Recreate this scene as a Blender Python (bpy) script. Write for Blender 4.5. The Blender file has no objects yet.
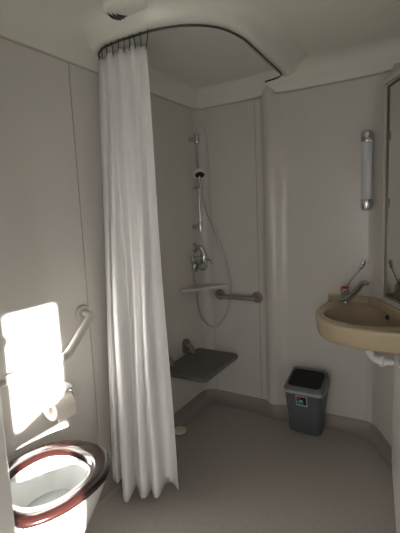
import bpy, bmesh, math, random
from mathutils import Vector, Matrix
R_ = math.radians
random.seed(4)
sc = bpy.context.scene
COL = sc.collection

# ---------------------------------------------------------------- materials
def mat(name, col, rough=.5, metal=0., bump=0., bscale=8., var=0., vscale=3., coat=0., trans=0., spec=.5, sss=0., aniso=None):
    m = bpy.data.materials.new(name); m.use_nodes = True
    nt = m.node_tree; b = nt.nodes['Principled BSDF']
    b.inputs['Base Color'].default_value = (*col, 1)
    b.inputs['Roughness'].default_value = rough
    b.inputs['Metallic'].default_value = metal
    b.inputs['Specular IOR Level'].default_value = spec
    b.inputs['Coat Weight'].default_value = coat
    b.inputs['Coat Roughness'].default_value = .12
    b.inputs['Transmission Weight'].default_value = trans
    tc = nt.nodes.new('ShaderNodeTexCoord')
    mp = nt.nodes.new('ShaderNodeMapping'); nt.links.new(tc.outputs['Object'], mp.inputs['Vector'])
    if aniso: mp.inputs['Scale'].default_value = aniso
    n = nt.nodes.new('ShaderNodeTexNoise'); n.inputs['Scale'].default_value = vscale; n.inputs['Detail'].default_value = 4
    nt.links.new(mp.outputs['Vector'], n.inputs['Vector'])
    r = nt.nodes.new('ShaderNodeValToRGB')
    lo = [max(0, c*(1-var)) for c in col]; hi = [min(1, c*(1+var)) for c in col]
    r.color_ramp.elements[0].position = .3; r.color_ramp.elements[1].position = .7
    r.color_ramp.elements[0].color = (*lo, 1); r.color_ramp.elements[1].color = (*hi, 1)
    nt.links.new(n.outputs['Fac'], r.inputs['Fac']); nt.links.new(r.outputs['Color'], b.inputs['Base Color'])
    if bump:
        n2 = nt.nodes.new('ShaderNodeTexNoise'); n2.inputs['Scale'].default_value = bscale; n2.inputs['Detail'].default_value = 2
        nt.links.new(mp.outputs['Vector'], n2.inputs['Vector'])
        bp = nt.nodes.new('ShaderNodeBump'); bp.inputs['Strength'].default_value = bump; bp.inputs['Distance'].default_value = .02
        nt.links.new(n2.outputs['Fac'], bp.inputs['Height']); nt.links.new(bp.outputs['Normal'], b.inputs['Normal'])
    return m

M = dict(
    wall=mat('moulded_wall', (.61, .582, .545), .22, var=.02, bump=.35, bscale=2.2),
    ceil=mat('moulded_ceiling', (.70, .695, .62), .3, var=.02, bump=.2, bscale=2.),
    rim=mat('rim_gelcoat', (.74, .735, .66), .2, var=.01),
    groove=mat('joint_sealant', (.42, .38, .34), .7, var=.1),
    groove2=mat('joint_light', (.46, .42, .38), .6, var=.05),
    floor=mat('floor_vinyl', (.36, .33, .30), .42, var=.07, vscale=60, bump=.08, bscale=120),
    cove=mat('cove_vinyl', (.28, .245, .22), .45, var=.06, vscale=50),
    chrome=mat('chrome', (.62, .62, .62), .14, metal=1, var=.02),
    hose=mat('hose_metal', (.42, .40, .38), .3, metal=1, var=.1, vscale=90),
    darkmetal=mat('rail_metal', (.07, .075, .06), .4, metal=.6, var=.1),
    white=mat('white_plastic', (.78, .77, .74), .3, var=.01),
    ceramic=mat('white_ceramic', (.74, .75, .73), .1, var=.01, coat=.6),
    water=mat('bowl_inside', (.42, .44, .43), .08, var=.03, coat=.5),
    brown=mat('brown_seat', (.018, .0055, .0045), .13, var=.15, coat=1.),
    nylon=mat('beige_nylon', (.27, .225, .19), .35, var=.04),
    steel=mat('pale_rail', (.40, .39, .365), .35, var=.03),
    greyseat=mat('grey_plastic', (.135, .13, .125), .55, var=.08, vscale=20),
    bracket=mat('taupe_plastic', (.21, .17, .15), .4, var=.04),
    bin=mat('bin_grey', (.095, .105, .115), .45, var=.06, vscale=12),
    binlid=mat('bin_lid_grey', (.13, .14, .145), .4, var=.05, vscale=12),
    binlip=mat('bin_lip', (.33, .335, .335), .4, var=.03),
    black=mat('black_plastic', (.008, .008, .009), .6, var=.1),
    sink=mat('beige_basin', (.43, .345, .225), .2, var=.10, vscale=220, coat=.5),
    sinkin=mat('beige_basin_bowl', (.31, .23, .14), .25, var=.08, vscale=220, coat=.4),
    red=mat('red_plastic', (.5, .02, .03), .35, var=.03),
    paper=mat('tissue_paper', (.72, .66, .60), .9, var=.03, bump=.3, bscale=60),
    cream=mat('cream_plastic', (.74, .70, .55), .4, var=.04),
    teal=mat('sticker_teal', (.03, .28, .33), .5, var=.2, vscale=80),
    stk=mat('sticker_border', (.50, .50, .47), .5, var=.03),
    frosted=mat('frosted_diffuser', (.60, .62, .66), .5, var=.02),
    frame=mat('mirror_frame', (.12, .11, .09), .4, metal=.5, var=.05),
    glass=mat('mirror_glass', (.80, .80, .77), .02, metal=1, var=.0),
    slot=mat('vent_slot', (.03, .03, .02), .7, var=.1),
)
# curtain: translucent woven cloth
cm = mat('curtain_cloth', (.90, .89, .88), .85, var=.02, bump=.25, bscale=90)
nt = cm.node_tree; out = nt.nodes['Material Output']; pb = nt.nodes['Principled BSDF']
tr = nt.nodes.new('ShaderNodeBsdfTranslucent'); tr.inputs['Color'].default_value = (.8, .78, .76, 1)
mx = nt.nodes.new('ShaderNodeMixShader'); mx.inputs[0].default_value = .15
nt.links.new(pb.outputs[0], mx.inputs[1]); nt.links.new(tr.outputs[0], mx.inputs[2]); nt.links.new(mx.outputs[0], out.inputs[0])
M['cloth'] = cm

# ---------------------------------------------------------------- helpers
class MB:
    def __init__(s): s.bm = bmesh.new()
    def grid(s, rows, closed=False, cap=False):
        """rows: list of equal-length point lists -> quads"""
        vs = [[s.bm.verts.new(p) for p in r] for r in rows]
        n = len(rows[0])
        for a, b in zip(vs, vs[1:]):
            for i in range(n if closed else n-1):
                j = (i+1) % n
                s.bm.faces.new((a[i], a[j], b[j], b[i]))
        if cap:
            s.bm.faces.new(vs[0][::-1]); s.bm.faces.new(vs[-1])
        return s
    def tube(s, pts, r, seg=12, cap=True):
        pts = [Vector(p) for p in pts]
        rr = r if isinstance(r, (list, tuple)) else [r]*len(pts)
        rows = []; up = None
        for i, p in enumerate(pts):
            d = (pts[min(i+1, len(pts)-1)] - pts[max(i-1, 0)]).normalized()
            if up is None:
                up = Vector((0, 0, 1)) if abs(d.z) < .9 else Vector((0, 1, 0))
            a = (up - d*up.dot(d)).normalized(); b = d.cross(a); up = a
            rows.append([p + (a*math.cos(t)+b*math.sin(t))*rr[i] for t in [2*math.pi*k/seg for k in range(seg)]])
        return s.grid(rows, True, cap)
    def lathe(s, prof, o, axis=(0, 0, 1), seg=32):
        """prof: (radius, height) pairs along axis from o"""
        ax = Vector(axis).normalized()
        u = ax.orthogonal().normalized(); v = ax.cross(u); o = Vector(o)
        rows = [[o+ax*h+(u*math.cos(t)+v*math.sin(t))*max(r, 1e-4) for t in [2*math.pi*k/seg for k in range(seg)]] for r, h in prof]
        return s.grid(rows, True, True)
    def loft(s, rings): return s.grid(rings, True, True)
    def box(s, c, d, bev=0., rot=0.):
        b = bmesh.new(); bmesh.ops.create_cube(b, size=1)
        for v in b.verts: v.co = Vector((v.co.x*d[0], v.co.y*d[1], v.co.z*d[2]))
        if bev: bmesh.ops.bevel(b, geom=b.edges[:], offset=bev, segments=3, affect='EDGES', profile=.5)
        mt = Matrix.Translation(c) @ Matrix.Rotation(rot, 4, 'Z')
        b.transform(mt); me = bpy.data.meshes.new('t'); b.to_mesh(me); b.free()
        s.bm.from_mesh(me); bpy.data.meshes.remove(me); return s
    def build(s, name, m, parent=None, angle=38, recalc=True):
        if recalc: bmesh.ops.recalc_face_normals(s.bm, faces=s.bm.faces[:])
        me = bpy.data.meshes.new(name)
        s.bm.to_mesh(me); s.bm.free()
        for p in me.polygons: p.use_smooth = True
        me.set_sharp_from_angle(angle=R_(angle))
        me.materials.append(M[m] if isinstance(m, str) else m)
        o = bpy.data.objects.new(name, me); COL.objects.link(o)
        if parent:
            o.parent = parent
            if parent.type == 'EMPTY': o.matrix_parent_inverse = Matrix.Translation(parent.location).inverted()
        return o
def thing(name, label, cat, loc=(0, 0, 0), group=None):
    o = bpy.data.objects.new(name, None); o.empty_display_size = .05; COL.objects.link(o); o.location = loc
    return tag(o, label, cat, group)
def tag(o, label, cat, group=None):
    o['label'] = label; o['category'] = cat
    if group: o['group'] = group
    return o
def struct(o): o['kind'] = 'structure'; return o
def arc(cx, cy, r, a0, a1, n=8):
    return [(cx+r*math.cos(R_(a0+(a1-a0)*k/n)), cy+r*math.sin(R_(a0+(a1-a0)*k/n))) for k in range(n+1)]
def crom(P, n=8, closed=False):
    P = [Vector(p) for p in P]; out = []
    N = len(P)
    g = (lambda i: P[i % N]) if closed else (lambda i: P[min(max(i, 0), N-1)])
    for i in range(N if closed else N-1):
        p0, p1, p2, p3 = g(i-1), g(i), g(i+1), g(i+2)
        for k in range(n):
            t = k/n
            out.append(.5*((2*p1)+(p2-p0)*t+(2*p0-5*p1+4*p2-p3)*t*t+(3*p1-p0-3*p2+p3)*t**3))
    if not closed: out.append(P[-1])
    return out
def offs(path, d, closed=False):
    """offset a plan polyline to its left side by d"""
    out = []; n = len(path)
    for i, p in enumerate(path):
        a = Vector(path[(i-1) % n] if (i > 0 or closed) else path[i])[:2]; b = Vector(path[(i+1) % n] if (i < n-1 or closed) else path[i])[:2]
        a = Vector(a); b = Vector(b)
        t = (b-a).normalized(); out.append((p[0]-t.y*d, p[1]+t.x*d))
    return out

# ---------------------------------------------------------------- room shell
HC = 2.425
ZS = 2.268
# chamfer direction
cd = Vector((.135, -.245)).normalized()
K = Vector((1.258, 0))
ch = lambda t: (K.x+cd.x*t, K.y+cd.y*t)
chn = Vector((-.245, -.135)).normalized()          # into the room
T_END = (1.75-K.x)/cd.x
left = [(0, -3.2), (0, -2.4), (0, -1.6), (0, -.9), (0, -.30), (0, -.09)] + arc(.09, -.09, .09, 180, 90, 8)[1:]
bump = [(.50, 0), (.515, -.003), (.53, -.014), (.545, -.032), (.565, -.046), (.59, -.052), (.615, -.048), (.635, -.036), (.655, -.022), (.68, -.012), (.71, -.01)]
back = [(.09, 0), (.30, 0)] + bump + [(.9, -.008), (1.1, -.004), (1.215, 0)]
chcurve = [(1.215, 0), (1.24, -.004), (1.258, -.018), ch(.05), ch(.2), ch(.28), ch(.6), ch(T_END)]
right = [ch(T_END), (1.75, -1.3), (1.75, -2.655)]

def wall_strip(name, pts, z0=0., z1=HC, th=.05):
    o = offs(pts, th)
    mb = MB()
    mb.grid([[(x, y, z0) for x, y in pts], [(x, y, z1) for x, y in pts], [(x, y, z1) for x, y in o], [(x, y, z0) for x, y in o], [(x, y, z0) for x, y in pts]])
    return struct(mb.build(name, 'wall', angle=50))
wall_strip('wall_left', left)
wall_strip('wall_back', back)
upc = [(x, y) if i < 2 else (K.x+(math.hypot(x-K.x, y-K.y) if x >= K.x else x-K.x)*.97, -.20*max(0, math.hypot(x-K.x, y-K.y))) for i, (x, y) in enumerate(chcurve)]
upc[2] = (1.262, -.006)
upc[-1] = (1.80, upc[-1][1]*.6)
mb = MB(); oc = offs(chcurve, .05); ou = offs(upc, .05)
bl = lambda t, A, B: [(a[0]+(b[0]-a[0])*t, a[1]+(b[1]-a[1])*t) for a, b in zip(A, B)]
rows = [[(x, y, z) for x, y in chcurve] for z in (0, 1., 2.10)]
for z, t in ((2.14, .06), (2.18, .22), (2.22, .5), (2.25, .78), (2.29, .95), (2.33, 1), (HC, 1)): rows.append([(x, y, z) for x, y in bl(t, chcurve, upc)])
rows.append([(x, y, HC) for x, y in ou]); rows += [[(x, y, z) for x, y in oc] for z in (2.1, 0)]; rows.append([(x, y, 0) for x, y in chcurve])
mb.grid(rows); struct(mb.build('wall_corner', 'wall', angle=50))
# right wall with an added slit, never in view, sized to shape the sun patch
SL, SA = .70, .30        # sun slope: y and z per unit of x
def sunpt(x, y, z, X=1.75): return (X, y-SL*(X-x), z+SA*(X-x))
wy0 = -1.69-SL*1.75-.034; wy1 = -1.432-SL*1.75
wz1 = 1.105+SA*1.75
mb = MB()
def rbox(x0, x1, y0, y1, z0, z1): mb.box(((x0+x1)/2, (y0+y1)/2, (z0+z1)/2), (x1-x0, y1-y0, z1-z0))
rbox(1.75, 1.80, wy1, .12, 0, HC)
rbox(1.75, 1.80, -3.25, wy0, 0, HC)
rbox(1.75, 1.80, wy0, wy1, wz1, HC)
rbox(1.75, 1.80, wy0, wy1, 0, .55)
struct(mb.build('wall_right', 'wall'))
# unseen bar added across the slit to shape the sun patch (sloping upper edge)
mb = MB()
b0 = .555+SA*1.75; b1 = .665+SA*1.75
lo = .487+SA*1.75
mb.loft([[(X, wy0, lo), (X, wy1, lo-.0), (X, wy1, b1), (X, wy0, b0)] for X in (1.752, 1.775)])
w1 = struct(mb.build('sun_patch_bar', 'frame', angle=20))
mb = MB(); mb.box((.9, -3.225, HC/2), (1.9, .05, HC))
struct(mb.build('wall_rear', 'wall'))
# duct wall behind the toilet
mb = MB(); mb.box((.2125, -2.6, HC/2), (.425, 1.2, HC), .006)
struct(mb.build('wall_duct', 'wall'))
# floor
mb = MB(); mb.box((.9, -1.55, -.025), (1.95, 3.45, .05))
struct(mb.build('floor', 'floor'))
# ceiling
mb = MB(); mb.box((.9, -1.55, HC+.025), (1.95, 3.45, .05))
struct(mb.build('ceiling', 'ceil'))

def sweep(name, pts, prof, m, closed=False, angle=40):
    """prof: (inward offset, z) list"""
    rows = []
    for o, z in prof:
        q = offs(pts, -o)
        rows.append([(x, y, z) for x, y in q])
    mb = MB(); mb.grid(rows)
    return mb.build(name, m, angle=angle)
def qprof(r, z0, z1, n=7, dn=True):
    """concave quarter round between wall (0,z1) and floor (r,z0)"""
    h = z1-z0
    return [(r-r*math.sin(R_(90*k/n)), z0+h*(1-math.cos(R_(90*k/n)))) for k in range(n+1)]
def dens(pts, step=.08):
    out = [pts[0]]
    for a, b in zip(pts, pts[1:]):
        L = math.hypot(b[0]-a[0], b[1]-a[1]); n = max(1, int(L/step))
        for k in range(1, n+1): out.append((a[0]+(b[0]-a[0])*k/n, a[1]+(b[1]-a[1])*k/n))
    return out
whole = dens(left + back[1:] + chcurve[1:] + right[1:])
whole_up = dens(left + back[1:] + bl(.88, chcurve, upc)[1:])
whole_top = dens(left + back[1:] + upc[1:])
# softened copy of the wall line for the cove so that inner offsets do not fold
def soften(pts, it=6, lim=None):
    p = [tuple(q) for q in pts]
    for _ in range(it):
        p = [p[0]] + [((p[i-1][0]+2*p[i][0]+p[i+1][0])/4, (p[i-1][1]+2*p[i][1]+p[i+1][1])/4) for i in range(1, len(p)-1)] + [p[-1]]
    return p
# skirting: wide cove turned up the wall, top edge follows the wall
def cove(name, pts, r, h, m, inner_soft=10):
    rv = [r if p[0] < .9 else max(.045, r-(p[0]-.9)*.16) for p in pts]
    inn = [offs(pts, -q)[k] for k, q in enumerate(rv)]; inn = soften(inn, inner_soft)
    N = 8; rows = []
    topin = offs(pts, -.0035)
    rows.append([(x, y, h) for x, y in pts])
    for k in range(N+1):
        a = R_(90*k/N); s = 1-math.cos(a); zz = h*.96*(1-math.sin(a))
        rows.append([(t[0]+(i[0]-t[0])*s, t[1]+(i[1]-t[1])*s, zz+.002) for t, i in zip(topin, inn)])
    mb = MB(); mb.grid(rows); return mb.build(name, m)
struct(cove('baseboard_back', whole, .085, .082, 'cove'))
struct(sweep('trim_1', soften(whole_up, 3), [(0, ZS+.003), (.004, ZS+.0025), (.004, ZS-.0025), (0, ZS-.003)], 'groove'))
# upper wall leans out into the ceiling with a big round
top = [(0.0, ZS+.01)] + [(.012+.11*(1-math.cos(R_(90*k/8))), HC-.12+.119*math.sin(R_(90*k/8))) for k in range(9)]
struct(sweep('trim_2', soften(whole_top, 8), top, 'ceil'))
# vertical joints between the moulded wall panels
def joint(n, x, y, z0, z1, nx, ny, m='groove'):
    mb = MB(); t = (-ny, nx)
    w = .0022
    mb.loft([[(x-t[0]*w, y-t[1]*w, z), (x+t[0]*w, y+t[1]*w, z), (x+t[0]*w+nx*.003, y+t[1]*w+ny*.003, z), (x-t[0]*w+nx*.003, y-t[1]*w+ny*.003, z)] for z in (z0, z1)])
    struct(mb.build(n, m))
joint('trim_3', 0, -1.216, .08, ZS, 1, 0, 'groove')
joint('trim_5', .474, 0, .08, ZS, 0, -1, 'groove')
mb = MB(); mb.tube([(0.001, -.10, ZS-.0), (.004, -.05, 2.235), (.03, -.02, 2.19), (.075, -.003, 2.12), (.09, -.001, 2.05), (.09, -.001, .085)], .0025, 6)
struct(mb.build('trim_4', 'groove2'))

# low boxed panel running forward under the basin
mb = MB()
mb.loft([[(x, y, z) for x, y in [(1.392, -.215), (1.400, -.19), (1.43, -.17), (1.74, -.72), (1.74, -1.5), (1.546, -1.5), (1.470, -.83), (1.396, -.26)]] for z in (0, .765)])
struct(mb.build('wall_service_panel', 'white', angle=60))

# ---------------------------------------------------------------- shower ceiling rim and curtain rail
rimp = [(x, y) for x, y, _ in crom([(-.035, -.86, 0), (-.015, -.95, 0), (.03, -1.03, 0), (.11, -1.083, 0), (.20, -1.10, 0), (.30, -1.10, 0), (.43, -1.092, 0), (.58, -1.045, 0), (.69, -.94, 0), (.735, -.78, 0), (.735, -.6, 0), (.728, -.4, 0), (.722, -.2, 0), (.722, .0, 0)], 6)]
ZR = 2.352
prof = [(-.05, 2.402), (-.046, 2.385), (-.035, 2.366), (-.015, ZR+.006), (.008, ZR+.004), (.03, ZR+.010), (.050, ZR+.022), (.066, ZR+.038), (.085, ZR+.052), (.11, ZR+.063), (.14, ZR+.0695), (.17, HC)]
rows = []
for o, z in prof:
    q = offs(rimp, -o); rows.append([(x, y, z) for x, y in q])
mb = MB(); mb.grid(rows)
struct(mb.build('trim_6', 'rim', angle=60))
# shower ceiling inside the rim, rounded down to the walls
inn = offs(rimp, .049)
mb = MB()
f = [mb.bm.verts.new((x, y, 2.401)) for x, y in inn] + [mb.bm.verts.new((-.0, .0, 2.401))]
mb.bm.faces.new(f)
struct(mb.build('ceiling_shower', 'ceil'))
sw = dens([(0, -1.04), (0, -.2)] + arc(.13, -.13, .13, 180, 90, 8) + [(.2, 0), (.68, -.0)], .06)
tp = [(0.0, 2.29)] + [(.006+.07*(1-math.cos(R_(90*k/8))), 2.34+.073*math.sin(R_(90*k/8))) for k in range(9)]
struct(sweep('trim_7', sw, tp, 'ceil'))

railp = crom([(.004, -.965, ZR-.004), (.03, -1.03, ZR-.004), (.11, -1.083, ZR-.004), (.20, -1.10, ZR-.004), (.30, -1.10, ZR-.004), (.43, -1.092, ZR-.004), (.58, -1.045, ZR-.004), (.69, -.94, ZR-.004), (.735, -.78, ZR-.004), (.735, -.6, ZR-.004), (.728, -.4, ZR-.004), (.722, -.2, ZR-.004), (.71, -.125, ZR-.004), (.67, -.085, ZR-.004), (.58, -.06, ZR-.004)], 6)
mb = MB(); mb.tube(railp, .0052, 10)
rail = tag(mb.build('curtain_rail', 'darkmetal'), 'thin dark curved shower rail fixed under the white ceiling rim', 'rail')

# ---------------------------------------------------------------- curtain
er = Vector((.857, .515, 0)); en = Vector((.515, -.857, 0))
# (along screen right, toward viewer) fold controls: top and bottom of the same fold line
A_t = Vector((.075, -1.095, 0)); A_b = Vector((.10, -1.21, 0))
bot = [(-.019, -.016), (.003, .020), (.020, .032), (.030, -.015), (.048, .06), (.073, .155), (.098, .172), (.112, .10), (.123, .060), (.140, .10), (.163, .152), (.188, .142), (.203, .085), (.215, .11), (.234, .160), (.257, .148), (.278, .055), (.318, .045), (.352, .10)]
cur = []
for i, (c, d) in enumerate(bot):
    w = i/(len(bot)-1); e_ = -.006+.280*w
    nn = 0.
    for _ in range(6):
        xr = .075+.857*e_+.515*nn
        yr = -1.098+.07*max(0, min(1, (.19-xr)/.17))**2
        nn = (.515*e_-1.095-yr)/.857
    amp = (0, .016, .010, -.016)[i % 4]-.004
    cur.append((e_, nn+amp, c, d))
NZ = 44
top_z, bot_z = 2.313, .060
ctl = [Vector((a, b, 0)) for a, b, c, d in cur]; cbl = [Vector((c, d, 0)) for a, b, c, d in cur]
ct = crom(ctl, 7); cb = crom(cbl, 7)
rows = []
n = len(ct)
for k in range(NZ+1):
    h = k/NZ
    row = []
    for i in range(n):
        w = i/(n-1)
        s = h**.85
        a = ct[i]*(1-s)+cb[i]*s
        # slow wander of the folds, none at the hem or the hooks
        wob = math.sin(math.pi*h)
        a = a + Vector((.008*math.sin(5*h+9*w), .012*math.sin(4.2*h+15*w+1.), 0))*wob
        base = A_t*(1-s)+A_b*s
        p = base+er*a.x+en*a.y
        # hem and heading are not level: heading dips between hooks
        zt = top_z-.010*(1-math.cos(2*math.pi*w*8))*.5 - .030*max(0, w-.84)/.16
        zb = bot_z+.004*math.sin(17*w)
        row.append((p.x, p.y, zt*(1-h)+zb*h))
    rows.append(row)
mb = MB(); mb.grid(rows)
curt = thing('shower_curtain', 'long white cloth shower curtain gathered in folds at left', 'curtain', (.2, -1.1, 0))
cl = mb.build('cloth', 'cloth', curt, angle=80, recalc=False)
sm = cl.modifiers.new('thickness', 'SOLIDIFY'); sm.thickness = .0012
# hem strip (double stitched) following the bottom edge
hrow = rows[-1]; mb = MB()
def nudge(row, d):
    o = offs([(p[0], p[1]) for p in row], d); return [(a[0], a[1], b[2]) for a, b in zip(o, row)]
hr0 = rows[-2]
mb.grid([nudge(hr0, .0012), nudge(hrow, .0012)])
mb.build('hem', 'cloth', curt, angle=80)
for i, w in enumerate([.02, .12, .24, .36, .47, .58, .69, .80, .90, .985]):
    q = rows[0][int(w*(n-1))]
    # nearest point on rail
    tx = .06+.25*w
    rp = min(railp, key=lambda v: math.hypot(v.x-q[0], v.y-q[1]))
    mb = MB(); a = Vector((q[0], q[1], q[2]-.012)); b = Vector((rp.x, rp.y, ZR+.002))
    mid = (a+b)/2+Vector((.012, -.010, 0))
    mb.tube(crom([a, a+Vector((.006, -.006, .002)), mid, b+Vector((.006, -.008, -.004)), b+Vector((0, 0, .004)), b+Vector((-.006, .008, -.006))], 4), .0024, 6)
    mb.build('curtain_hook', 'darkmetal', curt)

# ---------------------------------------------------------------- extractor vent on the ceiling
vc = Vector((.385, -1.215, 2.408))
va = Vector((.0, .12, -1)).normalized()
vent = thing('ceiling_vent', 'round white extractor vent with dark curved slots on the ceiling', 'vent', vc)
mb = MB(); mb.lathe([(.105, -.05), (.105, -.004), (.100, .004), (.088, .009), (.04, .013), (0, .014)], vc, va, 40)
mb.build('cover', 'rim', vent)
vu = Vector((1, .0, .10)).normalized(); vv = va.cross(vu).normalized()
def vpt(r, a, h): return vc+va*h+(vu*math.cos(R_(a))+vv*math.sin(R_(a)))*r
VA = 195
for k, r in enumerate((.080, .062, .044)):
    sp = 50-5*k
    mb = MB(); cen = VA
    pts = [vpt(r, cen-sp+2*sp*j/14, .0055+.0022*k) for j in range(15)]
    mb.tube(pts, [0.002+.0052*math.sin(math.pi*j/14) for j in range(15)], 8)
    mb.build('slot', 'slot', vent)

# ---------------------------------------------------------------- shower set on the left wall
bar = thing('shower_rail', 'vertical chrome shower riser rail on wall above mixer', 'shower rail', (.05, -.135, 1.38))
mb = MB(); mb.tube([(.060, -.108, 1.395), (.060, -.108, 2.055)], .0105, 14); mb.build('rail', 'chrome', bar)
for z in (2.045, 1.405):
    mb = MB(); mb.tube([(.001, -.108, z), (.02, -.108, z), (.05, -.108, z)], [.020, .017, .017], 14)
    mb.lathe([(.0, -.040), (.018, -.036), (.021, -.026), (.021, .026), (.018, .036), (0, .040)], (.060, -.108, z), seg=18)
    mb.build('wall_bracket', 'chrome', bar)
mb = MB(); mb.lathe([(.0, -.02), (.017, -.018), (.018, 0), (.017, .018), (0, .02)], (.060, -.108, 1.69), seg=16)
mb.tube([(.060, -.168, 1.69), (.060, -.155, 1.69), (.060, -.10, 1.692), (.080, -.085, 1.694)], [.012, .010, .010, .013], 12)
mb.build('slider', 'chrome', bar)

hs = thing('hand_shower', 'white hand shower with dark face clipped in rail slider', 'shower head', (.09, -.13, 1.69))
mb = MB(); mb.tube(crom([(.072, -.105, 1.665), (.080, -.115, 1.70), (.082, -.125, 1.735), (.085, -.135, 1.765), (.092, -.145, 1.785)], 4), .0105, 14)
mb.build('handle', 'chrome', hs)
hc = Vector((.097, -.150, 1.782)); ha = Vector((.35, -.45, -.85)).normalized()
mb = MB(); mb.lathe([(0, -.040), (.020, -.037), (.038, -.024), (.046, -.004), (.045, .004)], hc, ha, 28); mb.build('head', 'white', hs)
mb = MB(); mb.lathe([(.034, .002), (.034, .0065), (0, .007)], hc, ha, 28); mb.build('spray_face', 'black', hs)

hp = crom([(.078, -.098, 1.655), (.093, -.110, 1.60), (.120, -.105, 1.50), (.165, -.09, 1.377), (.215, -.07, 1.19), (.255, -.055, 1.016), (.262, -.052, .887), (.238, -.07, .75), (.185, -.10, .668), (.141, -.126, .648), (.09, -.156, .690), (.066, -.187, .782), (.058, -.205, .937), (.055, -.228, 1.089), (.060, -.250, 1.158)], 8)
mb = MB(); mb.tube(hp, .0076, 10)
tag(mb.build('shower_hose', 'hose'), 'flexible metal shower hose hanging in a long loop beneath the hand shower', 'hose')

mx_ = thing('shower_mixer', 'chrome shower mixer tap on wall above the corner shelf', 'mixer tap', (.0, -.15, 1.17))
mb = MB(); mb.lathe([(.042, 0.001), (.042, .006), (.034, .016), (.020, .022)], (0, -.165, 1.245), (1, 0, 0), 28); mb.build('rosette', 'chrome', mx_)
mb = MB(); mb.lathe([(.042, 0.001), (.042, .006), (.034, .016), (.020, .022)], (0, -.165, 1.10), (1, 0, 0), 28); mb.build('rosette', 'chrome', mx_)
mb = MB(); mb.tube(crom([(.012, -.165, 1.245), (.045, -.165, 1.245), (.062, -.160, 1.232), (.066, -.150, 1.20), (.066, -.145, 1.165)], 5), [.020]*20+[.024], 16)
mb.tube([(.066, -.145, 1.20), (.066, -.145, 1.19), (.066, -.145, 1.13), (.064, -.15, 1.12)], [.024, .028, .028, .022], 18)
mb.build('valve_body', 'chrome', mx_)
mb = MB(); mb.tube([(.066, -.15, 1.172), (.062, -.235, 1.172), (.060, -.302, 1.172)], .0125, 14)
mb.lathe([(0, -.012), (.014, -.011), (.0165, 0), (.0165, .014), (.012, .022), (0, .024)], (.060, -.302, 1.172), seg=16)
mb.build('outlet_arm', 'chrome', mx_)
mb = MB(); mb.lathe([(.0, .0), (.032, .004), (.038, .016), (.036, .042), (.026, .054), (0, .056)], (.035, -.150, 1.105), (1, -.25, 0), 26)
mb.build('control_knob', 'chrome', mx_)
mb = MB(); mb.tube([(.07, -.14, 1.165), (.10, -.145, 1.160), (.112, -.125, 1.145), (.11, -.105, 1.12)], [.014, .012, .009, .007], 12)
mb.build('lever', 'chrome', mx_)
for c_ in mx_.children: c_.scale = (1, 1, 1)
mx_.location.y += .058

# corner shelf
o = [(.001, -.001), (.001, -.318)] + [(x, y) for x, y, _ in crom([(.012, -.325, 0), (.05, -.30, 0), (.10, -.20, 0), (.15, -.12, 0), (.205, -.045, 0), (.225, -.012, 0)], 4)] + [(.222, -.001)]
mb = MB(); mb.loft([[(x, y, z) for x, y in o] for z in (.940, .957)])
for v in mb.bm.verts: pass
tag(mb.build('corner_shelf', 'wall', angle=30), 'thin white corner shelf below the shower mixer', 'shelf')

# grab bar on back wall
gb = thing('grab_bar', 'short beige horizontal grab bar on shower back wall', 'grab bar', (.32, 0, .872))
mb = MB(); mb.tube(crom([(.150, -.004, .872), (.152, -.035, .872), (.173, -.060, .872), (.22, -.066, .872), (.32, -.066, .872), (.40, -.066, .872), (.438, -.060, .872), (.459, -.035, .872), (.461, -.004, .872)], 5), .0175, 16); mb.build('bar', 'nylon', gb)
for x in (.150, .461):
    mb = MB(); mb.lathe([(.042, .001), (.042, .010), (.033, .017), (.018, .020)], (x, 0, .872), (0, -1, 0), 28); mb.build('flange', 'nylon', gb)

# folding seat
st = thing('shower_bench', 'dark grey fold-down shower seat mounted on wall', 'shower seat', (.2, -.43, .47))
def rrect(x0, x1, y0, y1, r, n=5):
    return arc(x1-r, y1-r, r, 0, 90, n)+arc(x0+r, y1-r, r, 90, 180, n)+arc(x0+r, y0+r, r, 180, 270, n)+arc(x1-r, y0+r, r, 270, 360, n)
mb = MB()
mb.loft([[(x, y, z) for x, y in rrect(.035+i, .388-i, -.685+i, -.185-i, .035)] for z, i in ((.456, .012), (.459, .004), (.466, 0), (.480, 0), (.487, .003), (.490, .010), (.4895, .022))])
mb.build('seat_pad', 'greyseat', st, angle=50)
for y in (-.305, -.58):
    mb = MB(); mb.loft([[(x, yy, zz) for yy, zz in [(y+a, .530+b) for a, b in rrect(-.042, .042, -.055, .055, .038)]] for x in (.001, .018)])
    mb.build('hinge_plate', 'bracket', st)
    mb = MB(); mb.tube(crom([(.018, y, .540), (.045, y, .538), (.062, y, .518), (.07, y, .484)], 4), .015, 12); mb.build('hinge_arm', 'bracket', st)

# floor drain
dr = thing('floor_drain', 'round cream drain cap on floor beside curtain', 'drain', (.088, -.556, 0))
mb = MB(); mb.lathe([(.060, .0005), (.060, .004), (.054, .006), (.0, .006)], (.088, -.556, 0), seg=36); mb.build('drain_ring', 'cove', dr)
mb = MB(); mb.lathe([(.048, .006), (.049, .014), (.045, .020), (.03, .023), (0, .024)], (.088, -.556, 0), seg=36); mb.build('drain_cap', 'cream', dr)

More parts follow.
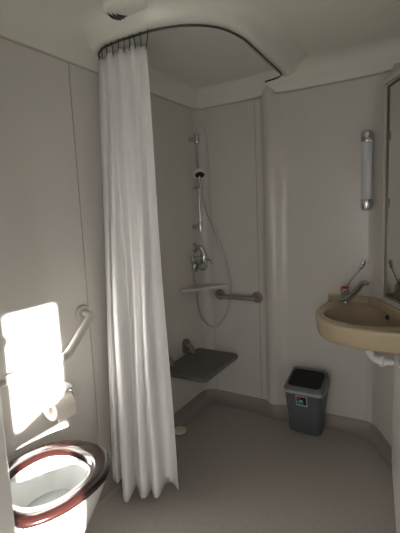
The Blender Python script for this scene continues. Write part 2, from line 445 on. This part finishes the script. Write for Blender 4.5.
# ---------------------------------------------------------------- grab rail by the toilet
gr = thing('toilet_grab_rail', 'pale angled grab rail on sunlit left wall above the toilet', 'grab rail', (0, -1.5, .85))
mb = MB(); mb.tube(crom([(.004, -1.262, 1.012), (.04, -1.262, 1.012), (.066, -1.268, 1.005), (.072, -1.29, .985), (.072, -1.36, .922), (.072, -1.425, .864), (.072, -1.46, .850), (.072, -1.55, .848), (.072, -1.75, .848), (.072, -1.92, .848), (.066, -1.955, .848), (.04, -1.965, .848), (.004, -1.965, .848)], 5), .0205, 18)
mb.build('bar', 'steel', gr)
for y, z in ((-1.262, 1.012), (-1.965, .848)):
    mb = MB(); mb.lathe([(.043, .001), (.043, .010), (.037, .018), (.020, .021)], (0, y, z), (1, 0, 0), 28); mb.build('flange', 'steel', gr)
# button on the duct wall
mb = MB(); mb.lathe([(.028, .001), (.028, .03), (.022, .04), (0, .044)], (.4255, -2.035, 1.125), (1, 0, 0), 24)
tag(mb.build('flush_button', 'steel'), 'small round grey button projecting from wall edge above the toilet', 'flush button')

# toilet roll and holder
hd = thing('toilet_roll_holder', 'metal toilet roll holder with cover bar on left wall', 'holder', (0, -1.5, .66))
mb = MB(); mb.loft([[(x, y, z) for x, z in [(.001, .700), (.030, .703), (.055, .700), (.078, .688), (.079, .685), (.055, .697), (.030, .699), (.001, .695)]] for y in (-1.585, -1.425)])
mb.build('cover', 'steel', hd)
mb = MB(); mb.tube([(.003, -1.412, .66), (.05, -1.412, .655), (.062, -1.414, .63), (.062, -1.43, .622), (.062, -1.575, .622)], .005, 8); mb.build('arm', 'chrome', hd)
rl = thing('toilet_roll', 'cream toilet paper roll hanging on the wall holder', 'toilet roll', (.062, -1.5, .622))
mb = MB(); P = [(.021, -.055), (.050, -.055), (.053, -.052), (.053, .052), (.050, .055), (.021, .055), (.021, -.055)]
ax = Vector((0, 1, 0)); rows = [[Vector((.062+math.cos(t)*r, -1.505+h, .622+math.sin(t)*r)) for t in [2*math.pi*k/32 for k in range(32)]] for r, h in P]
mb.grid(rows, True); mb.build('paper', 'paper', rl)
mb = MB(); mb.loft([[(x, y, z) for x, z in [(.112, .622), (.115, .60), (.117, .570), (.115, .570), (.113, .60), (.110, .622)]] for y in (-1.558, -1.452)]); mb.build('loose_sheet', 'paper', rl)

# ---------------------------------------------------------------- toilet
tl = thing('toilet', 'white toilet with glossy dark brown oval seat beside the sunlit wall', 'toilet', (.297, -1.75, 0))
TC = Vector((.297, -1.775))
def egg(a, bf, br, z, cx=TC.x, cy=TC.y, n=48, ex=2.15, y_min=-1.998):
    out = []
    for k in range(n):
        t = 2*math.pi*k/n; c, s = math.cos(t), math.sin(t)
        x = a*math.copysign(abs(c)**(2/ex), c); y = (bf if s > 0 else br)*math.copysign(abs(s)**(2/ex), s)
        out.append((cx+x, max(cy+y, y_min), z))
    return out
mb = MB()
# outer shell up over the rim and down into the bowl
R0 = [egg(.09, .02, .225, .12), egg(.10, .05, .225, .17), egg(.125, .11, .225, .24), egg(.155, .160, .225, .31), egg(.186, .210, .224, .385), egg(.202, .236, .224, .44), egg(.207, .242, .224, .474), egg(.200, .236, .220, .482),
      egg(.150, .172, .175, .482), egg(.140, .162, .165, .470), egg(.134, .155, .158, .43), egg(.112, .13, .13, .36), egg(.07, .085, .08, .30), egg(.03, .035, .03, .285)]
for r in R0[:1]: pass
mb.loft(R0); mb.build('bowl', 'ceramic', tl)
mb = MB(); mb.loft([[(x, y, z) for x, y, _ in egg(.113, .132, .132, 0)] for z in (.352, .354)]); mb.build('water', 'water', tl)
sb = .486
def seatring(o):
    return
prf = [(0.006, sb), (0, sb+.006), (0, sb+.016), (.004, sb+.023), (.010, sb+.027), (.025, sb+.0285), (.045, sb+.027), (.056, sb+.022), (.066, sb+.012), (.068, sb+.006), (.064, sb), (0.006, sb)]
rows = []
for o, z in prf:
    fr = o/.063
    a = .224-o*1.17; bf = .250-o*1.5; br = .262-o*1.5
    rows.append(egg(a, bf, br, z, cx=TC.x+.006, ex=2.25, y_min=-1.995+o*.9))
mb = MB(); mb.grid(rows, True); mb.build('seat', 'brown', tl, angle=60)

# ---------------------------------------------------------------- bin
bn = thing('waste_bin', 'small grey plastic waste bin with black open top', 'bin', (.86, -.15, 0))
def brect(x0, x1, y0, y1, r, z): return [(x, y, z) for x, y in rrect(x0, x1, y0, y1, r)]
mb = MB()
B0 = (.752, .962, -.200, -.092); B1 = (.748, .992, -.272, -.066)
lv = lambda t, z, i=0: brect(B0[0]+(B1[0]-B0[0])*t+i, B0[1]+(B1[1]-B0[1])*t-i, B0[2]+(B1[2]-B0[2])*t+i, B0[3]+(B1[3]-B0[3])*t-i, .024, z)
mb.loft([lv(0, .002, .008), lv(0, .010), lv(.35, .010+.305*.35), lv(.7, .010+.305*.7), lv(1, .315), lv(1, .318, .003)])
mb.build('bin_body', 'bin', bn)
mb = MB(); mb.loft([brect(B1[0]-.006, B1[1]+.006, B1[2]-.008, B1[3]+.005, .028, z) for z in (.312, .330)]); mb.build('lip', 'binlip', bn)
# hood: sloping opening
def hood(z_of_y, ins, x0=B1[0]-.003, x1=B1[1]+.003, y0=B1[2]-.003, y1=B1[3]+.002):
    return [(x, y, z_of_y(y)) for x, y in rrect(x0+ins, x1-ins, y0+ins, y1-ins, .030)]
sl = lambda base, k: (lambda y: base+k*(y-B1[2]))
mb = MB()
rings = [hood(sl(.328, 0), -.004), hood(sl(.336, .12), -.004), hood(sl(.343, .26), 0), hood(sl(.350, .34), .008), hood(sl(.352, .35), .016), hood(sl(.345, .33), .019)]
mb.grid(rings, True); mb.build('hood', 'binlid', bn)
mb = MB(); mb.loft([hood(sl(.335, .31), .017), hood(sl(.344, .33), .017)]); mb.build('opening', 'black', bn)
fy = lambda z: B0[2]+(B1[2]-B0[2])*min(1, (z-.01)/.305)
def stick(name, x0, x1, z0, z1, d, m, par):
    mb = MB(); mb.loft([[(x0, fy(z0)-k, z0), (x1, fy(z0)-k, z0), (x1, fy(z1)-k, z1), (x0, fy(z1)-k, z1)] for k in (d, d+.0008)])
    return mb.build(name, m, par)
sk = stick('sticker', .822, .897, .222, .298, .0005, 'stk', bn)
stick('sticker_picture', .828, .891, .232, .292, .0018, 'black', sk)
stick('sticker_picture', .832, .872, .238, .262, .0028, 'teal', sk)
stick('sticker_picture', .830, .852, .272, .290, .0028, 'red', sk)
stick('sticker_picture', .845, .868, .255, .268, .0036, 'stk', sk)

# ---------------------------------------------------------------- basin
bs = thing('washbasin', 'speckled beige corner washbasin with deep front apron', 'washbasin', (1.22, -.3, .8))
RZ = .893
g = 0.003
outl = [(.982, -g-.012), (.972, -.12), (.968, -.25), (.978, -.36), (1.02, -.48), (1.09, -.565), (1.20, -.612), (1.33, -.635), (1.47, -.632)]
front = [(x, y) for x, y, _ in crom([(*p, 0) for p in outl], 5)]
wallside = [(ch(.66)[0]+chn.x*g, ch(.66)[1]+chn.y*g), (ch(.3)[0]+chn.x*g, ch(.3)[1]+chn.y*g), (ch(.05)[0]+chn.x*g, ch(.05)[1]+chn.y*g), (1.235, -.012)]
poly = front+[(1.55, -.60)]+wallside
poly.append((1.1, -.014))
BC = Vector((1.262, -.345)); bu = Vector((.93, -.36)).normalized(); bv = Vector((-bu.y, bu.x))
NA = 96
def rayhit(c, d, poly):
    best = None
    for i in range(len(poly)):
        a = Vector(poly[i]); b = Vector(poly[(i+1) % len(poly)]); e = b-a
        den = d.x*e.y-d.y*e.x
        if abs(den) < 1e-9: continue
        w = a-c; t = (w.x*e.y-w.y*e.x)/den; u = (w.x*d.y-w.y*d.x)/den
        if t > 0 and -1e-6 <= u <= 1+1e-6 and (best is None or t < best): best = t
    return c+d*(best or .3)
dirs = [Vector((math.cos(2*math.pi*k/NA), math.sin(2*math.pi*k/NA))) for k in range(NA)]
outer = [rayhit(BC, d, poly) for d in dirs]
def ell(a, b, z, sh=(0, 0)):
    r = []
    for d in dirs:
        du, dv = d.dot(bu), d.dot(bv); t = 1/math.sqrt((du/a)**2+(dv/b)**2)
        p = BC+d*t; r.append((p.x+sh[0], p.y+sh[1], z))
    return r
def oring(ins, z): 
    r = []
    for p in outer:
        d = (BC-p); L = d.length; q = p+d/L*ins; r.append((q.x, q.y, z))
    return r
mb = MB()
mb.grid([oring(.10, RZ-.120), oring(.045, RZ-.118), oring(.025, RZ-.112), oring(.013, RZ-.100), oring(.008, RZ-.08), oring(.003, RZ-.03), oring(0, RZ-.012), oring(.003, RZ-.003), oring(.010, RZ), oring(.03, RZ-.001), ell(.245, .205, RZ-.003)], True)
mb.build('apron', 'sink', bs, angle=50)
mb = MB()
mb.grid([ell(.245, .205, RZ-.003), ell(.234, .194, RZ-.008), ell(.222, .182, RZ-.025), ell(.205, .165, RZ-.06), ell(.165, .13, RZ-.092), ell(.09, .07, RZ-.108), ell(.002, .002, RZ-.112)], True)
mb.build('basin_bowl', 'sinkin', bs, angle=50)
# upstand along the two walls
up = [(.978, -.002), (1.1, -.010), (1.20, -.008), (1.235, -.012), (1.262, -.04)] + [(ch(t)[0]+chn.x*.004, ch(t)[1]+chn.y*.004) for t in (.08, .2, .35, .5, .66)]
up = dens(up, .05); upo = offs(up, -.026); upo2 = offs(up, -.020)
mb = MB(); mb.grid([[(x, y, RZ-.01) for x, y in up], [(x, y, RZ+.040) for x, y in up], [(x, y, RZ+.042) for x, y in upo2], [(x, y, RZ+.036) for x, y in upo], [(x, y, RZ-.006) for x, y in upo]])
mb.build('upstand', 'sink', bs)
OV = (.035, .172)
mb = MB(); q = BC+bu*.17+bv*.075
q = BC+bu*OV[0]+bv*OV[1]
mb.lathe([(.014, -.004), (.014, .006), (.0, .007)], (q.x, q.y, RZ-.040), (-.25, -.75, .35), 16); mb.build('overflow', 'black', bs)

# tap
tx, ty = 1.095, -.085
tp_ = thing('basin_tap', 'chrome basin mixer tap with long upright lever and red ring', 'tap', (tx, ty, RZ))
mb = MB(); mb.lathe([(.031, .0), (.032, .006), (.027, .012), (.026, .06), (.029, .070), (.029, .094), (.020, .104)], (tx, ty, RZ), seg=24); mb.build('tap_body', 'chrome', tp_)
mb = MB(); mb.lathe([(.020, .098), (.0250, .099), (.0250, .107), (.018, .112), (0, .113)], (tx, ty, RZ), seg=24); mb.build('red_cap', 'red', tp_)
mb = MB(); mb.tube(crom([(tx+.004, ty-.012, RZ+.025), (tx+.035, ty-.035, RZ+.050), (tx+.075, ty-.060, RZ+.096), (tx+.108, ty-.082, RZ+.140), (tx+.130, ty-.096, RZ+.158), (tx+.150, ty-.110, RZ+.152)], 4), [.020]*5+[.0185]*6+[.016]*6+[.0135]*4, 14); mb.build('spout', 'chrome', tp_)
mb = MB(); mb.tube(crom([(tx+.01, ty, RZ+.105), (tx+.030, ty-.004, RZ+.140), (tx+.065, ty-.010, RZ+.190), (tx+.092, ty-.014, RZ+.225), (tx+.106, ty-.016, RZ+.258), (tx+.112, ty-.016, RZ+.278)], 4), [.0055]*4+[.0042]*6+[.0045]*3+[.012]*4+[.013]*3+[.007], 12); mb.build('lever', 'chrome', tp_)

# trap
tr_ = thing('basin_waste_trap', 'white plastic waste pipe and trap under washbasin', 'waste pipe', (1.3, -.3, .62))
c0 = Vector((1.235, -.32, .765))
mb = MB(); mb.lathe([(.05, .02), (.052, .0), (.050, -.012), (.030, -.022), (.028, -.05)], c0, seg=24); mb.build('waste_flange', 'white', tr_)
pp = crom([(1.235, -.32, .74), (1.235, -.32, .69), (1.242, -.325, .665), (1.265, -.335, .648), (1.30, -.35, .646), (1.33, -.355, .648), (1.37, -.35, .650), (1.42, -.34, .652)], 5)
mb = MB(); mb.tube(pp, .021, 16); mb.build('bend', 'white', tr_)
for i in (4, 20):
    a, b = pp[i-1], pp[i+1]; mb = MB(); mb.tube([a, a.lerp(b, .5), b+(b-a)*.8], [.029, .031, .029], 18); mb.build('pipe_nut', 'white', tr_)
mb = MB(); mb.tube([(1.30, -.30, .735), (1.34, -.33, .725), (1.40, -.36, .715)], .014, 12); mb.build('overflow_pipe', 'white', tr_)

tr_.location.x += .048; tr_.location.y -= .02
# ---------------------------------------------------------------- lamp and mirror
lp = thing('wall_lamp', 'slim vertical tube wall light with chrome end caps left of mirror', 'wall light', (1.208, 0, 1.71))
LX, LY = 1.213, -.052
mb = MB(); mb.tube([(LX, LY, 1.525), (LX, LY, 1.90)], .031, 24); mb.build('tube_diffuser', 'frosted', lp)
for z, s in ((1.895, 1), (1.53, -1)):
    mb = MB(); mb.lathe([(.035, -.012*s), (.0365, 0), (.0365, .03*s), (.030, .048*s), (.014, .056*s), (0, .057*s)], (LX, LY, z), seg=28)
    mb.box((LX, LY/2-.004, z+.012*s), (.03, -LY, .03)); mb.build('end_cap', 'chrome', lp)
mb = MB(); mb.box((LX+.0, -.010, 1.712), (.045, .012, .37), .004); mb.build('back_plate', 'chrome', lp)

mr = thing('mirror', 'tall rectangular mirror with thin dark frame above the washbasin', 'mirror', (*ch(.4), 1.55))
def mp(t, d, z): x, y = ch(t); return (x+chn.x*d, y+chn.y*d, z)
t0, t1, z0, z1 = .188, .66, .972, 2.150
def slab(name, ta, tb, za, zb, d0, d1, m, par):
    mb = MB(); mb.loft([[mp(ta, d, za), mp(tb, d, za), mp(tb, d, zb), mp(ta, d, zb)] for d in (d0, d1)]); return mb.build(name, m, par, angle=30)
slab('glass', t0+.008, t1-.008, z0+.008, z1-.008, .004, .014, 'glass', mr)
for a in ((t0, t0+.008, z0, z1), (t1-.008, t1, z0, z1), (t0+.008, t1-.008, z0, z0+.008), (t0+.008, t1-.008, z1-.008, z1)):
    slab('frame', *a, .002, .020, 'frame', mr)
# pale moulded surround of the mirror recess
sr = []
for a in ((.105, .130, .96, 2.20), (.130, .70, 2.175, 2.20)):
    mb = MB(); mb.loft([[mp(a[0], d, a[2]), mp(a[1], d, a[2]), mp(a[1], d, a[3]), mp(a[0], d, a[3])] for d in (.0005, .010)])
    struct(mb.build('trim_%d' % (8+len(sr)), 'wall')); sr.append(1)

# ---------------------------------------------------------------- light
sun = bpy.data.lights.new('sun', 'SUN'); sun.energy = 75; sun.angle = R_(1.1); sun.color = (1., .985, .955)
so = bpy.data.objects.new('sun', sun); COL.objects.link(so)
so.rotation_euler = Vector((-1, SL, -SA)).to_track_quat('-Z', 'Y').to_euler()
def area(name, loc, target, sx, sy, e, col=(1, 1, 1)):
    l = bpy.data.lights.new(name, 'AREA'); l.shape = 'RECTANGLE'; l.size = sx; l.size_y = sy; l.energy = e; l.color = col
    o = bpy.data.objects.new(name, l); COL.objects.link(o); o.location = loc
    o.rotation_euler = (Vector(target)-Vector(loc)).to_track_quat('-Z', 'Y').to_euler(); return o
area('rear_fill', (1.0, -3.14, 1.0), (.35, -.9, .85), .85, 1.7, 7.6, (1., .985, .95))  # unseen fill lamp added for ambient light; the rear wall has no doorway
l2 = area('lower_left_fill', (1.70, -2.66, 1.05), (0, -1.45, .55), .3, .9, 5.5, (.97, .99, 1.))  # second added fill lamp, brightens the lower left wall and curtain
w = bpy.data.worlds.new('world'); sc.world = w; w.use_nodes = True
w.node_tree.nodes['Background'].inputs[0].default_value = (.9, .95, 1, 1); w.node_tree.nodes['Background'].inputs[1].default_value = .6

# ---------------------------------------------------------------- camera
cam = bpy.data.cameras.new('camera'); co = bpy.data.objects.new('camera', cam); COL.objects.link(co); sc.camera = co
cam.sensor_fit = 'VERTICAL'; cam.sensor_height = 24; cam.lens = 24*400/533; cam.clip_start = .02
p, r, th = R_(7.5), R_(-2.5), R_(31)
F = Vector((0, math.cos(p), -math.sin(p))); Rr = Vector((1, 0, 0)); U = Rr.cross(F)
R2 = Rr*math.cos(r)+U*math.sin(r); U2 = -Rr*math.sin(r)+U*math.cos(r)
rz = Matrix.Rotation(th, 3, 'Z')
R2, U2, F = rz@R2, rz@U2, rz@F
m3 = Matrix((R2, U2, -F)).transposed()
co.matrix_world = Matrix.Translation((1.5975, -2.698, 1.5)) @ m3.to_4x4()
# ---------------------------------------------------------------- render look
sc.view_settings.view_transform = 'Standard'; sc.view_settings.look = 'None'
sc.view_settings.exposure = 0
sc.cycles.use_denoising = True
sc.cycles.max_bounces = 10; sc.cycles.diffuse_bounces = 6
sc.cycles.sample_clamp_indirect = 40
